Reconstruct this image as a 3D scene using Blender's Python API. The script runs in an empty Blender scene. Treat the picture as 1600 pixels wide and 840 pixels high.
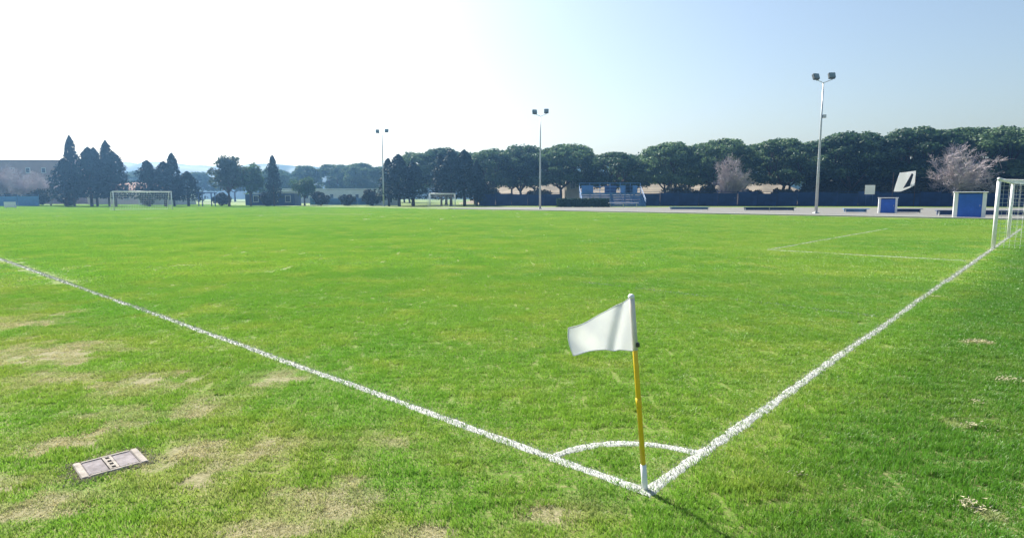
import bpy, math, random
import numpy as np
from mathutils import Vector, Matrix
R = math.radians
rng = np.random.default_rng(7)
random.seed(7)
scene = bpy.context.scene
col = scene.collection

# ------------------------------------------------------------------ camera
cam_d = bpy.data.cameras.new('camera')
cam = bpy.data.objects.new('camera', cam_d); col.objects.link(cam)
cam.location = (0, 0, 1.73)
cam.rotation_euler = (R(90 - 6.69), 0, 0)
cam_d.sensor_width = 36; cam_d.lens = 36 * 955 / 1600
cam_d.clip_start = 0.1; cam_d.clip_end = 4000
scene.camera = cam

# ------------------------------------------------------------------ sky, sun, exposure
SUN_AZ, SUN_EL = -33.5, 40.0           # azimuth measured from +Y towards +X
world = bpy.data.worlds.new('World'); scene.world = world; world.use_nodes = True
wn = world.node_tree; bg = wn.nodes['Background']
sky = wn.nodes.new('ShaderNodeTexSky'); sky.sky_type = 'NISHITA'; sky.sun_disc = False
sky.sun_elevation = R(SUN_EL); sky.sun_rotation = R(SUN_AZ)
sky.altitude = 0; sky.air_density = 1.2; sky.dust_density = 1.8; sky.ozone_density = 1.2
wn.links.new(sky.outputs[0], bg.inputs[0]); bg.inputs[1].default_value = 0.062
sd = bpy.data.lights.new('sun', 'SUN'); sd.energy = 5.0; sd.angle = R(0.5); sd.color = (1, 0.95, 0.86)
sun = bpy.data.objects.new('sun', sd); col.objects.link(sun)
sv = Vector((math.sin(R(SUN_AZ)) * math.cos(R(SUN_EL)), math.cos(R(SUN_AZ)) * math.cos(R(SUN_EL)), math.sin(R(SUN_EL))))
sun.rotation_euler = sv.to_track_quat('Z', 'Y').to_euler(); sun.location = (0, 0, 60)
vs = scene.view_settings
vs.view_transform = 'Standard'; vs.look = 'None'; vs.gamma = 1; vs.exposure = 1.35; vs.use_curve_mapping = False
scene.render.resolution_x, scene.render.resolution_y = 1024, 537
scene.render.engine = 'CYCLES'
HAZE = 0.00075

# ------------------------------------------------------------------ the pitch in plan
CO = np.array((0.80, 3.44))                      # the corner
GD = np.array((math.sin(R(42)), math.cos(R(42))))      # along the goal line
TD = np.array((-math.cos(R(42)), math.sin(R(42))))     # along the touch line
def plan(t, g):
    p = CO + TD * t + GD * g
    return float(p[0]), float(p[1])
PITCH_L, GOAL_G0, GOAL_G1, GRASS_EDGE = 93.0, 23.2, 30.4, 58.0

# ------------------------------------------------------------------ helpers
def tag(o, label=None, cat=None, group=None, kind=None):
    if label: o['label'] = label
    if cat: o['category'] = cat
    if group: o['group'] = group
    if kind: o['kind'] = kind
    return o
def link(o, parent=None):
    col.objects.link(o)
    if parent: o.parent = parent
    return o
def obj(name, me, m=None, parent=None, loc=None, rot=None, sc=None):
    if isinstance(me, MB): me = me.mesh(name)
    o = bpy.data.objects.new(name, me)
    if m is not None and not me.materials: me.materials.append(m)
    link(o, parent)
    if loc is not None: o.location = loc
    if rot is not None: o.rotation_euler = rot
    if sc is not None: o.scale = sc
    return o
def thing(name, loc, label, cat, group=None, rz=0, sc=1):
    o = bpy.data.objects.new(name, None); link(o)
    o.empty_display_size = 0.3
    o.location = loc; o.rotation_euler = (0, 0, rz); o.scale = (sc, sc, sc) if not hasattr(sc, '__len__') else sc
    return tag(o, label, cat, group)
class MB:
    def __init__(s): s.v = []; s.f = []
    def add(s, vs, fs):
        n = len(s.v); s.v.extend([tuple(x) for x in vs]); s.f.extend([tuple(i + n for i in f) for f in fs]); return s
    def box(s, c, d, rz=0, bev=0):
        x, y, z = d[0] / 2, d[1] / 2, d[2] / 2
        ca, sa = math.cos(rz), math.sin(rz)
        def P(a, b, e): return (c[0] + a * ca - b * sa, c[1] + a * sa + b * ca, c[2] + e)
        if bev <= 0:
            vs = [P(a, b, e) for e in (-z, z) for a, b in ((-x, -y), (x, -y), (x, y), (-x, y))]
            return s.add(vs, [(3, 2, 1, 0), (4, 5, 6, 7), (0, 1, 5, 4), (1, 2, 6, 5), (2, 3, 7, 6), (3, 0, 4, 7)])
        b = bev
        rings = []
        for e, q in ((-z, b), (-z + b, 0), (z - b, 0), (z, b)):
            X, Y = x - q, y - q
            k = b * .6
            rings.append([P(*p, e) for p in ((-X + k, -Y), (X - k, -Y), (X, -Y + k), (X, Y - k), (X - k, Y), (-X + k, Y), (-X, Y - k), (-X, -Y + k))])
        vs = [p for r in rings for p in r]; fs = [tuple(range(7, -1, -1)), tuple(range(24, 32))]
        for i in range(3):
            for j in range(8):
                fs.append((i * 8 + j, i * 8 + (j + 1) % 8, (i + 1) * 8 + (j + 1) % 8, (i + 1) * 8 + j))
        return s.add(vs, fs)
    def tube(s, pts, rad, n=8, cap=True):
        pts = [Vector(p) for p in pts]; m = len(pts)
        rad = [rad] * m if not hasattr(rad, '__len__') else rad
        vs = []; u = None
        for i, p in enumerate(pts):
            d = (pts[min(i + 1, m - 1)] - pts[max(i - 1, 0)]).normalized()
            if u is None: u = d.orthogonal().normalized()
            u = (u - d * u.dot(d)).normalized(); w = d.cross(u)
            for k in range(n):
                a = 2 * math.pi * k / n
                vs.append(p + (u * math.cos(a) + w * math.sin(a)) * rad[i])
        fs = [(i * n + k, i * n + (k + 1) % n, (i + 1) * n + (k + 1) % n, (i + 1) * n + k) for i in range(m - 1) for k in range(n)]
        if cap: fs += [tuple(range(n - 1, -1, -1)), tuple((m - 1) * n + k for k in range(n))]
        return s.add(vs, fs)
    def mesh(s, name, smooth=False):
        me = bpy.data.meshes.new(name); me.from_pydata(s.v, [], s.f); me.update()
        if smooth: me.polygons.foreach_set('use_smooth', [True] * len(me.polygons))
        return me
def smooth(me):
    me.polygons.foreach_set('use_smooth', [True] * len(me.polygons)); return me
def np_mesh(name, V, F):
    """mesh from numpy arrays; F is (n,3) or (n,4)"""
    me = bpy.data.meshes.new(name)
    k = F.shape[1]
    me.vertices.add(len(V)); me.vertices.foreach_set('co', V.astype(np.float32).ravel())
    me.loops.add(F.size); me.loops.foreach_set('vertex_index', F.astype(np.int32).ravel())
    me.polygons.add(len(F)); me.polygons.foreach_set('loop_start', np.arange(0, F.size, k, dtype=np.int32))
    me.update(calc_edges=True)
    return me
def vnoise(x, y, seed=0):
    """smooth value noise 0..1"""
    xi, yi = np.floor(x).astype(np.int64), np.floor(y).astype(np.int64)
    fx, fy = x - xi, y - yi
    fx = fx * fx * (3 - 2 * fx); fy = fy * fy * (3 - 2 * fy)
    def h(a, b):
        n = (a * 374761393 + b * 668265263 + seed * 974711) & 0x7fffffff
        n = ((n ^ (n >> 13)) * 1274126177) & 0x7fffffff
        return ((n ^ (n >> 16)) & 0xffff) / 65535.0
    return (h(xi, yi) * (1 - fx) + h(xi + 1, yi) * fx) * (1 - fy) + (h(xi, yi + 1) * (1 - fx) + h(xi + 1, yi + 1) * fx) * fy

# ------------------------------------------------------------------ materials
def mat(name, base, rough=0.6, var=0.15, scale=3.0, spec=0.3, metal=0.0, bump=0.0, stretch=None):
    m = bpy.data.materials.new(name); m.use_nodes = True; nt = m.node_tree; N = nt.nodes; L = nt.links
    b = N['Principled BSDF']; b.inputs['Roughness'].default_value = rough; b.inputs['Metallic'].default_value = metal
    b.inputs['Specular IOR Level'].default_value = spec
    tc = N.new('ShaderNodeTexCoord'); no = N.new('ShaderNodeTexNoise'); no.inputs['Scale'].default_value = scale
    no.inputs['Detail'].default_value = 6; no.inputs['Roughness'].default_value = .65
    if stretch:
        mp = N.new('ShaderNodeMapping'); mp.inputs['Scale'].default_value = stretch
        L.new(tc.outputs['Object'], mp.inputs[0]); L.new(mp.outputs[0], no.inputs['Vector'])
    else: L.new(tc.outputs['Object'], no.inputs['Vector'])
    rp = N.new('ShaderNodeValToRGB')
    c = np.array(base)
    rp.color_ramp.elements[0].position = .3; rp.color_ramp.elements[1].position = .7
    rp.color_ramp.elements[0].color = (*np.clip(c * (1 - var), 0, 1), 1); rp.color_ramp.elements[1].color = (*np.clip(c * (1 + var), 0, 1), 1)
    L.new(no.outputs[0], rp.inputs[0]); L.new(rp.outputs[0], b.inputs['Base Color'])
    if bump:
        bu = N.new('ShaderNodeBump'); bu.inputs['Strength'].default_value = bump; bu.inputs['Distance'].default_value = .02
        L.new(no.outputs[0], bu.inputs['Height']); L.new(bu.outputs[0], b.inputs['Normal'])
    return m
def leaf_mat(name, c0, c1, trans=0.35, tcol=None, rough=.55):
    """foliage: diffuse plus light let through, tint varying with place and with each tree"""
    m = bpy.data.materials.new(name); m.use_nodes = True; nt = m.node_tree; N = nt.nodes; L = nt.links
    N.remove(N['Principled BSDF']); out = N['Material Output']
    ge = N.new('ShaderNodeNewGeometry'); no = N.new('ShaderNodeTexNoise'); no.inputs['Scale'].default_value = .55; no.inputs['Detail'].default_value = 5
    L.new(ge.outputs['Position'], no.inputs['Vector'])
    oi = N.new('ShaderNodeObjectInfo')
    ad = N.new('ShaderNodeMath'); ad.operation = 'MULTIPLY_ADD'; ad.inputs[1].default_value = .35; L.new(oi.outputs['Random'], ad.inputs[0]); L.new(no.outputs[0], ad.inputs[2])
    rp = N.new('ShaderNodeValToRGB'); rp.color_ramp.elements[0].position = .42; rp.color_ramp.elements[1].position = .92
    rp.color_ramp.elements[0].color = (*c0, 1); rp.color_ramp.elements[1].color = (*c1, 1)
    L.new(ad.outputs[0], rp.inputs[0])
    d = N.new('ShaderNodeBsdfDiffuse'); t = N.new('ShaderNodeBsdfTranslucent'); mx = N.new('ShaderNodeMixShader'); mx.inputs[0].default_value = trans
    L.new(rp.outputs[0], d.inputs[0]); L.new(rp.outputs[0], t.inputs[0]); L.new(d.outputs[0], mx.inputs[1]); L.new(t.outputs[0], mx.inputs[2])
    g = N.new('ShaderNodeBsdfGlossy'); g.inputs['Roughness'].default_value = rough; g.inputs[0].default_value = (.5, .5, .5, 1)
    m2 = N.new('ShaderNodeMixShader'); m2.inputs[0].default_value = .05
    L.new(mx.outputs[0], m2.inputs[1]); L.new(g.outputs[0], m2.inputs[2]); L.new(m2.outputs[0], out.inputs[0])
    return m
def side_masks(N, L):
    """world-position factors: outside the goal line (lusher turf), outside the touch line (drier turf)"""
    ge = N.new('ShaderNodeNewGeometry')
    def dotp(d, off):
        v = N.new('ShaderNodeVectorMath'); v.operation = 'DOT_PRODUCT'; v.inputs[1].default_value = (d[0], d[1], 0)
        L.new(ge.outputs['Position'], v.inputs[0])
        a = N.new('ShaderNodeMath'); a.operation = 'ADD'; a.inputs[1].default_value = -off; L.new(v.outputs['Value'], a.inputs[0])
        return a.outputs[0]
    return ge, dotp(TD, float(TD @ CO)), dotp(GD, float(GD @ CO))
def rng_map(N, L, sock, a, b, c=0., d=1.):
    m = N.new('ShaderNodeMapRange'); m.inputs[1].default_value = a; m.inputs[2].default_value = b; m.inputs[3].default_value = c; m.inputs[4].default_value = d
    m.interpolation_type = 'SMOOTHSTEP'
    L.new(sock, m.inputs[0]); return m.outputs[0]
def mixc(N, L, fac, a, b):
    m = N.new('ShaderNodeMix'); m.data_type = 'RGBA'
    for i, s in ((6, a), (7, b)):
        if isinstance(s, tuple): m.inputs[i].default_value = (*s, 1)
        else: L.new(s, m.inputs[i])
    if isinstance(fac, float): m.inputs[0].default_value = fac
    else: L.new(fac, m.inputs[0])
    return m.outputs[2]
def math_n(N, L, op, a, b=None):
    m = N.new('ShaderNodeMath'); m.operation = op
    for i, s in enumerate((a, b)):
        if s is None: continue
        if isinstance(s, (int, float)): m.inputs[i].default_value = s
        else: L.new(s, m.inputs[i])
    m.use_clamp = op in ('MULTIPLY', 'ADD')
    return m.outputs[0]
def noise_n(N, L, vec, scale, detail=4, rough=.6):
    n = N.new('ShaderNodeTexNoise'); n.inputs['Scale'].default_value = scale; n.inputs['Detail'].default_value = detail; n.inputs['Roughness'].default_value = rough
    L.new(vec, n.inputs['Vector']); return n.outputs[0]
def turf_colour(N, L):
    """living-grass colour by place: big soft patches, finer tufts, lusher behind the goal line, yellower beside the touch line"""
    ge, t, g = side_masks(N, L); P = ge.outputs['Position']
    big = noise_n(N, L, P, .16, 3); mid = noise_n(N, L, P, .9, 4, .6); fine = noise_n(N, L, P, 7., 4, .65); blot = noise_n(N, L, P, .42, 5, .7)
    c = mixc(N, L, rng_map(N, L, big, .35, .68), (.145, .330, .032), (.225, .375, .040))
    c = mixc(N, L, rng_map(N, L, mid, .45, .72), c, (.28, .385, .055))
    c = mixc(N, L, rng_map(N, L, fine, .5, .8, 0, .6), c, (.085, .215, .014))
    c = mixc(N, L, rng_map(N, L, blot, .52, .70, 0, .55), c, (.10, .255, .022))
    lush = rng_map(N, L, t, -.15, -1.0)
    c = mixc(N, L, math_n(N, L, 'MULTIPLY', lush, .62), c, (.062, .205, .020))
    c = mixc(N, L, math_n(N, L, 'MULTIPLY', math_n(N, L, 'MULTIPLY', rng_map(N, L, g, -.1, -1.2), rng_map(N, L, mid, .35, .6)), .6), c, (.27, .34, .055))
    return ge, t, g, c, big, mid, fine
def grass_mat():
    m = bpy.data.materials.new('grass_blades'); m.use_nodes = True; nt = m.node_tree; N = nt.nodes; L = nt.links
    N.remove(N['Principled BSDF']); out = N['Material Output']
    ge, t, g, c, big, mid, fine = turf_colour(N, L)
    at = N.new('ShaderNodeAttribute'); at.attribute_name = 'tone'                  # per blade
    dr = N.new('ShaderNodeAttribute'); dr.attribute_name = 'dry'; dr.attribute_type = 'INSTANCER'   # per tuft
    c = mixc(N, L, rng_map(N, L, at.outputs['Fac'], 0, .55, .45, 0), c, (.07, .19, .010))
    straw = math_n(N, L, 'ADD', math_n(N, L, 'MULTIPLY', dr.outputs['Fac'], rng_map(N, L, fine, .25, .6, .35, 1.)), rng_map(N, L, at.outputs['Fac'], .96, .98, 0, .6))
    c = mixc(N, L, straw, c, (.46, .42, .22))
    d = N.new('ShaderNodeBsdfDiffuse'); tr = N.new('ShaderNodeBsdfTranslucent'); mx = N.new('ShaderNodeMixShader'); mx.inputs[0].default_value = .5
    L.new(c, d.inputs[0]); L.new(c, tr.inputs[0]); L.new(d.outputs[0], mx.inputs[1]); L.new(tr.outputs[0], mx.inputs[2])
    gl = N.new('ShaderNodeBsdfGlossy'); gl.inputs['Roughness'].default_value = .45
    m2 = N.new('ShaderNodeMixShader'); m2.inputs[0].default_value = .035
    L.new(mx.outputs[0], m2.inputs[1]); L.new(gl.outputs[0], m2.inputs[2]); L.new(m2.outputs[0], out.inputs[0])
    return m
def soil_mat():
    m = bpy.data.materials.new('turf_soil'); m.use_nodes = True; nt = m.node_tree; N = nt.nodes; L = nt.links
    b = N['Principled BSDF']; b.inputs['Roughness'].default_value = .9; b.inputs['Specular IOR Level'].default_value = .1
    ge, t, g, c, big, mid, fine = turf_colour(N, L)
    n = noise_n(N, L, ge.outputs['Position'], 30, 5, .7)
    soil = mixc(N, L, rng_map(N, L, n, .3, .7), (.13, .105, .055), (.30, .25, .14))
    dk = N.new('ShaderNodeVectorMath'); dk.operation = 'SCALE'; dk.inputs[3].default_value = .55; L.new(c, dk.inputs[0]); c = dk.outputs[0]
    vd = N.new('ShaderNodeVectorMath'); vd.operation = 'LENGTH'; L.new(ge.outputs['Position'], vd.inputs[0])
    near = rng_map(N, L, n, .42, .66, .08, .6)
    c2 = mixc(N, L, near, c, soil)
    wa = N.new('ShaderNodeAttribute'); wa.attribute_name = 'worn'
    c2 = mixc(N, L, rng_map(N, L, wa.outputs['Fac'], .2, .9, 0, .8), c2, mixc(N, L, rng_map(N, L, n, .3, .7), (.17, .15, .085), (.30, .265, .165)))
    L.new(c2, b.inputs['Base Color'])
    bu = N.new('ShaderNodeBump'); bu.inputs['Strength'].default_value = .6; bu.inputs['Distance'].default_value = .03; L.new(n, bu.inputs['Height']); L.new(bu.outputs[0], b.inputs['Normal'])
    return m
def paint_mat():
    m = bpy.data.materials.new('line_paint'); m.use_nodes = True; nt = m.node_tree; N = nt.nodes; L = nt.links
    b = N['Principled BSDF']; b.inputs['Roughness'].default_value = .85; b.inputs['Specular IOR Level'].default_value = .15
    ge = N.new('ShaderNodeNewGeometry'); n = noise_n(N, L, ge.outputs['Position'], 24, 6, .75); n2 = noise_n(N, L, ge.outputs['Position'], 3.5, 4, .6)
    at = N.new('ShaderNodeAttribute'); at.attribute_name = 'tone'
    c = mixc(N, L, rng_map(N, L, n, .35, .65), (.40, .41, .385), (.48, .485, .47))
    c = mixc(N, L, math_n(N, L, 'MULTIPLY', rng_map(N, L, n, .46, .68, 0, .6), rng_map(N, L, n2, .35, .7, .25, 1.)), c, (.27, .31, .19))
    c = mixc(N, L, rng_map(N, L, at.outputs['Fac'], .5, .9), c, (.22, .34, .10))
    L.new(c, b.inputs['Base Color']); return m
M = {}
M['grass'] = grass_mat(); M['soil'] = soil_mat(); M['paint'] = paint_mat()
M['path'] = mat('pale_gravel', (.18, .178, .165), .9, .12, .8, .1, bump=.3)
M['kerb'] = mat('pale_concrete', (.40, .39, .37), .85, .1, 2, .2, bump=.2)
M['white'] = mat('white_paint', (.80, .80, .79), .4, .05, 4)
M['net'] = mat('net_cord', (.74, .75, .75), .8, .05, 4)
M['yellow'] = mat('yellow_plastic', (.82, .55, .02), .38, .08, 12, .45)
M['cloth'] = None
M['clip'] = mat('dark_clip', (.05, .05, .05), .5, .1, 20)
M['steel'] = mat('galvanised_steel', (.50, .52, .53), .45, .12, 3, .5, metal=.55)
M['lampbox'] = mat('lamp_housing', (.06, .075, .08), .5, .2, 5)
M['glass'] = mat('lamp_glass', (.20, .26, .27), .15, .1, 3, .6)
M['blue'] = mat('blue_panel', (.035, .13, .52), .45, .14, 2)
M['dblue'] = mat('dark_blue_board', (.03, .07, .20), .6, .2, 2)
M['screen'] = mat('blue_screen_mesh', (.014, .036, .115), .8, .4, .5, .1)
M['stand'] = mat('blue_stand_metal', (.10, .24, .48), .5, .15, 2)
M['concrete'] = mat('old_concrete', (.21, .19, .195), .9, .32, 14, .1, bump=.5)
M['concrete2'] = mat('pale_concrete_rim', (.29, .262, .23), .9, .35, 14, .1, bump=.5)
M['hole'] = mat('slot_dark', (.012, .011, .010), .9, .2, 10, .05)
M['bark'] = mat('pine_bark', (.085, .055, .042), .9, .35, 3, .1, bump=.6, stretch=(1, 1, .25))
M['twig'] = mat('bare_twigs', (.46, .405, .41), .9, .25, 2, .1)
M['pine'] = leaf_mat('pine_needles', (.022, .062, .024), (.14, .225, .09), .38)
M['pine2'] = leaf_mat('pine_needles_far', (.04, .095, .03), (.10, .18, .06), .3)
M['cypress'] = leaf_mat('cypress_leaves', (.008, .022, .014), (.022, .046, .026), .12)
M['olive'] = leaf_mat('grey_green_leaves', (.06, .09, .05), (.12, .15, .08), .3)
M['hedge'] = leaf_mat('hedge_leaves', (.012, .05, .03), (.03, .08, .045), .2)
M['shrub'] = leaf_mat('dark_shrub_leaves', (.014, .020, .012), (.035, .042, .02), .15)
M['hill'] = leaf_mat('far_wood', (.03, .06, .03), (.05, .08, .04), .0)
M['sand'] = mat('dry_sand_bank', (.24, .205, .155), .95, .3, .12, .05, bump=.2)
M['beige'] = mat('beige_render', (.62, .54, .44), .85, .1, .6, .15)
M['pink'] = mat('pale_pink_render', (.62, .50, .47), .85, .1, .6, .15)
M['brick'] = mat('brown_render', (.36, .23, .19), .85, .12, .6, .15)
M['pale'] = mat('pale_render', (.64, .62, .60), .85, .1, .6, .15)
M['roof'] = mat('roof_tiles', (.30, .17, .12), .85, .2, 2, .15)
M['pane'] = mat('window_pane', (.05, .06, .075), .15, .2, 2, .5)
M['straw'] = mat('dry_clippings', (.40, .37, .24), .9, .2, 30, .1)
M['black'] = mat('black_print', (.012, .012, .014), .7, .1, 3)
def cloth_mat():
    m = bpy.data.materials.new('flag_cloth'); m.use_nodes = True; nt = m.node_tree; N = nt.nodes; L = nt.links
    N.remove(N['Principled BSDF']); out = N['Material Output']
    tc = N.new('ShaderNodeTexCoord'); n = noise_n(N, L, tc.outputs['Object'], 9, 4)
    c = mixc(N, L, rng_map(N, L, n, .3, .7), (.74, .74, .765), (.80, .80, .80))
    d = N.new('ShaderNodeBsdfDiffuse'); t = N.new('ShaderNodeBsdfTranslucent'); mx = N.new('ShaderNodeMixShader'); mx.inputs[0].default_value = .26
    w = N.new('ShaderNodeTexWave'); w.inputs['Scale'].default_value = 160; w.inputs['Distortion'].default_value = .5; L.new(tc.outputs['Object'], w.inputs[0])
    bu = N.new('ShaderNodeBump'); bu.inputs['Strength'].default_value = .12; bu.inputs['Distance'].default_value = .002; L.new(w.outputs[0], bu.inputs['Height'])
    for s in (d, t): L.new(c, s.inputs[0]); L.new(bu.outputs[0], s.inputs['Normal'])
    L.new(d.outputs[0], mx.inputs[1]); L.new(t.outputs[0], mx.inputs[2]); L.new(mx.outputs[0], out.inputs[0])
    return m
M['cloth'] = cloth_mat()

# ------------------------------------------------------------------ worn patches
PATCHES = [(-3.5, 5.6, .55), (-3.15, 4.75, .4), (-2.1, 3.85, .42), (-1.0, 3.3, .36), (-.5, 3.0, .22), (-1.35, 3.0, .3), (-2.8, 3.25, .42), (.25, 3.2, .28),
           (-3.3, 4.1, .35), (-2.6, 4.85, .4), (-1.7, 4.1, .34), (-3.1, 3.5, .3), (-4.4, 5.7, .5), (-.9, 4.2, .25), (-5.4, 6.6, .9), (-7.2, 8.2, 1.0), (-2.2, 5.8, .5),
           (2.6, 3.25, .13), (4.7, 5.63, .16), (5.6, 7.2, .2), (3.5, 4.45, .1), (.95, 3.75, .16), (-20.5, 62, 5.5)]
def dryness(x, y):
    d = np.zeros_like(x)
    for px, py, pr in PATCHES:
        q = np.hypot((x - px), (y - py) * 1.15) / pr
        d = np.maximum(d, np.clip(1.25 - q, 0, 1))
    n = vnoise(x * 5.3, y * 5.3, 21) * .6 + vnoise(x * 13, y * 13, 22) * .4
    d = np.clip((d * .82 + (n - .60) * 1.5 * (d > .02)) * 1.1, 0, .85)
    left = np.clip(-(np.stack([x - CO[0], y - CO[1]], -1) @ GD) / 1.2, 0, 1)
    return np.clip(d + left * np.clip(n * 1.5 - .82, 0, .5), 0, 1)
DRAIN_C = (-2.62, 3.815)

# ------------------------------------------------------------------ ground
gx = np.concatenate([np.linspace(-700, -40, 12), np.linspace(-30, -8, 23), np.arange(-7.9, 7.95, .1), np.linspace(8, 30, 23), np.linspace(40, 700, 12)])
gy = np.concatenate([np.linspace(-60, -5, 5), np.linspace(-4, 1, 6), np.arange(1.1, 9.95, .1), np.linspace(10, 40, 31), np.linspace(50, 700, 20)])
GX, GY = np.meshgrid(gx, gy, indexing='ij')
def ground_z(x, y):
    r = np.hypot(x, y)
    return (vnoise(x / 1.7 + 9, y / 1.7, 3) - .5) * .025 * np.clip(1.2 - r / 40, 0, 1)
GZ = ground_z(GX, GY)
nx, ny = len(gx), len(gy)
idx = np.arange(nx * ny).reshape(nx, ny)
F = np.stack([idx[:-1, :-1], idx[1:, :-1], idx[1:, 1:], idx[:-1, 1:]], -1).reshape(-1, 4)
gme = smooth(np_mesh('ground', np.stack([GX, GY, GZ], -1).reshape(-1, 3), F))
wornv = dryness(GX.ravel(), GY.ravel()) * (np.hypot(GX, GY).ravel() < 14)
wornv = np.maximum(wornv, np.clip(1.5 - np.hypot(GX - DRAIN_C[0], GY - DRAIN_C[1]).ravel() / .24, 0, 1))
ga = gme.attributes.new('worn', 'FLOAT', 'POINT'); ga.data.foreach_set('value', wornv.astype(np.float32))
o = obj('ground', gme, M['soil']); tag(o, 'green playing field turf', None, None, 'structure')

def strip(name, pts, z, m):
    mb = MB().add([(x, y, z) for x, y in pts], [tuple(range(len(pts)))])
    return tag(obj(name, mb, m), kind='structure')
strip('gravel_path', [plan(-60, GRASS_EDGE + .45), plan(-60, 175), plan(46, 95), plan(72, 74), plan(72, GRASS_EDGE + .45)][::-1], .012, M['path'])
k = MB()
mid = plan(0, GRASS_EDGE + .22)
k.box((mid[0], mid[1], .05), (132, .44, .14), R(180 - 42) , .02)
tag(obj('kerb', k, M['kerb']), kind='structure')

# ------------------------------------------------------------------ painted lines (paint sheet plus painted blades)
LW = .105
def seg_dist(x, y, a, b):
    ax, ay = a; bx, by = b; dx, dy = bx - ax, by - ay; l2 = dx * dx + dy * dy
    t = np.clip(((x - ax) * dx + (y - ay) * dy) / l2, 0, 1)
    return np.hypot(x - ax - t * dx, y - ay - t * dy)
ARC_R = .715
LINES = [(plan(0, 0), plan(PITCH_L, 0)), (plan(0, 0), plan(0, 53.6))]
def line_dist(x, y):
    d = np.minimum(seg_dist(x, y, *LINES[0]), seg_dist(x, y, *LINES[1]))
    rel = np.stack([x - CO[0], y - CO[1]], -1)
    t, g = rel @ TD, rel @ GD
    da = np.where((t > 0) & (g > 0), np.abs(np.hypot(t, g) - ARC_R), 9)
    soft = np.minimum(seg_dist(x, y, plan(.2, 17.6), plan(5.5, 17.6)), seg_dist(x, y, plan(5.5, 17.6), plan(5.5, 36.0))) + .05
    return np.minimum(np.minimum(d, da), soft)
def blades(x, y, z, h, w, lean, rnd):
    """3-triangle bent blades at given bases -> verts, tris, tone"""
    n = len(x)
    a = rnd.uniform(0, 2 * np.pi, n); la = rnd.uniform(0, 2 * np.pi, n); le = lean * rnd.uniform(.2, 1.2, n) * h
    cx, cy = np.cos(a) * w / 2, np.sin(a) * w / 2
    lx, ly = np.cos(la) * le, np.sin(la) * le
    V = np.empty((n, 5, 3))
    V[:, 0] = np.stack([x - cx, y - cy, z - .006], -1); V[:, 1] = np.stack([x + cx, y + cy, z - .006], -1)
    V[:, 2] = np.stack([x - cx * .8 + lx * .35, y - cy * .8 + ly * .35, z + h * .6], -1); V[:, 3] = np.stack([x + cx * .8 + lx * .35, y + cy * .8 + ly * .35, z + h * .6], -1)
    V[:, 4] = np.stack([x + lx, y + ly, z + h], -1)
    b = np.arange(n)[:, None] * 5
    T = np.concatenate([b + np.array([[0, 1, 3]]), b + np.array([[0, 3, 2]]), b + np.array([[2, 3, 4]])])
    return V.reshape(-1, 3), T, np.repeat(rnd.uniform(0, 1, n), 5)
def add_tone(me, tone):
    a = me.attributes.new('tone', 'FLOAT', 'POINT'); a.data.foreach_set('value', tone.astype(np.float32))
def line_obj(name, cx, cy, nxv, nyv, width, wear, label, sheet=True):
    """cx,cy centre samples; nxv,nyv unit normals; blades follow"""
    Vs, Ts, To = [], [], []; off = 0
    n = len(cx)
    if sheet:
        k = 7; us = np.linspace(-.5, .5, k)
        wn_ = width * (.92 + .40 * (vnoise(cx * 9, cy * 9, 11) - .5) + .34 * (vnoise(cx * 31, cy * 31, 12) - .5))
        X = cx[:, None] + nxv[:, None] * us * wn_[:, None]; Y = cy[:, None] + nyv[:, None] * us * wn_[:, None]
        Z = ground_z(X, Y) + .003 + .006 * vnoise(X * 40, Y * 40, 5) - .012 * (np.abs(us) > .45)
        Vs.append(np.stack([X, Y, Z], -1).reshape(-1, 3)); To.append(np.full(n * k, .68 if sheet == 2 else 0.))
        ii = np.arange(n * k).reshape(n, k)
        q = np.stack([ii[:-1, :-1], ii[1:, :-1], ii[1:, 1:], ii[:-1, 1:]], -1).reshape(-1, 4)
        Ts += [q[:, [0, 1, 2]], q[:, [0, 2, 3]]]; off = n * k
    r = np.random.default_rng(len(name) + n)
    seglen = np.hypot(np.diff(cx), np.diff(cy)); dist = np.hypot(cx[:-1], cy[:-1])
    cnt = (seglen * width * 9500 * np.clip(5 / dist, .12, 1) * wear).astype(int) + (r.uniform(0, 1, n - 1) < .5)
    i = np.repeat(np.arange(n - 1), cnt); f = r.uniform(0, 1, len(i)); s = np.clip(r.normal(0, .34, len(i)), -.75, .75)
    x = cx[i] + (cx[i + 1] - cx[i]) * f + nxv[i] * s * width; y = cy[i] + (cy[i + 1] - cy[i]) * f + nyv[i] * s * width
    d = np.hypot(x, y); bw = .0034 * np.clip(d / 5, 1, 3)
    h = r.uniform(.004, .013, len(x)) * (1.0 if sheet else 2.5)
    V, T, tone = blades(x, y, ground_z(x, y) + .008, h, bw, .9, r)
    Vs.append(V); Ts.append(T + off); To.append(tone * (1 if sheet else .8))
    me = np_mesh(name, np.concatenate(Vs), np.concatenate(Ts)); add_tone(me, np.concatenate(To))
    return tag(obj(name, me, M['paint']), label, kind='structure')
def straight(name, a, b, width, wear, label, sheet=True):
    L_ = math.hypot(b[0] - a[0], b[1] - a[1]); s = [0.]
    while s[-1] < L_:
        p = s[-1] / L_; d = math.hypot(a[0] + (b[0] - a[0]) * p, a[1] + (b[1] - a[1]) * p); s.append(s[-1] + max(.02, .006 * d))
    s = np.array(s[:-1] + [L_]) / L_
    nx_, ny_ = -(b[1] - a[1]) / L_, (b[0] - a[0]) / L_
    return line_obj(name, a[0] + (b[0] - a[0]) * s, a[1] + (b[1] - a[1]) * s, np.full(len(s), nx_), np.full(len(s), ny_), width, wear, label, sheet)
straight('touchline', plan(.05, 0), plan(PITCH_L, 0), LW, 1, 'white painted touch line')
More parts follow.
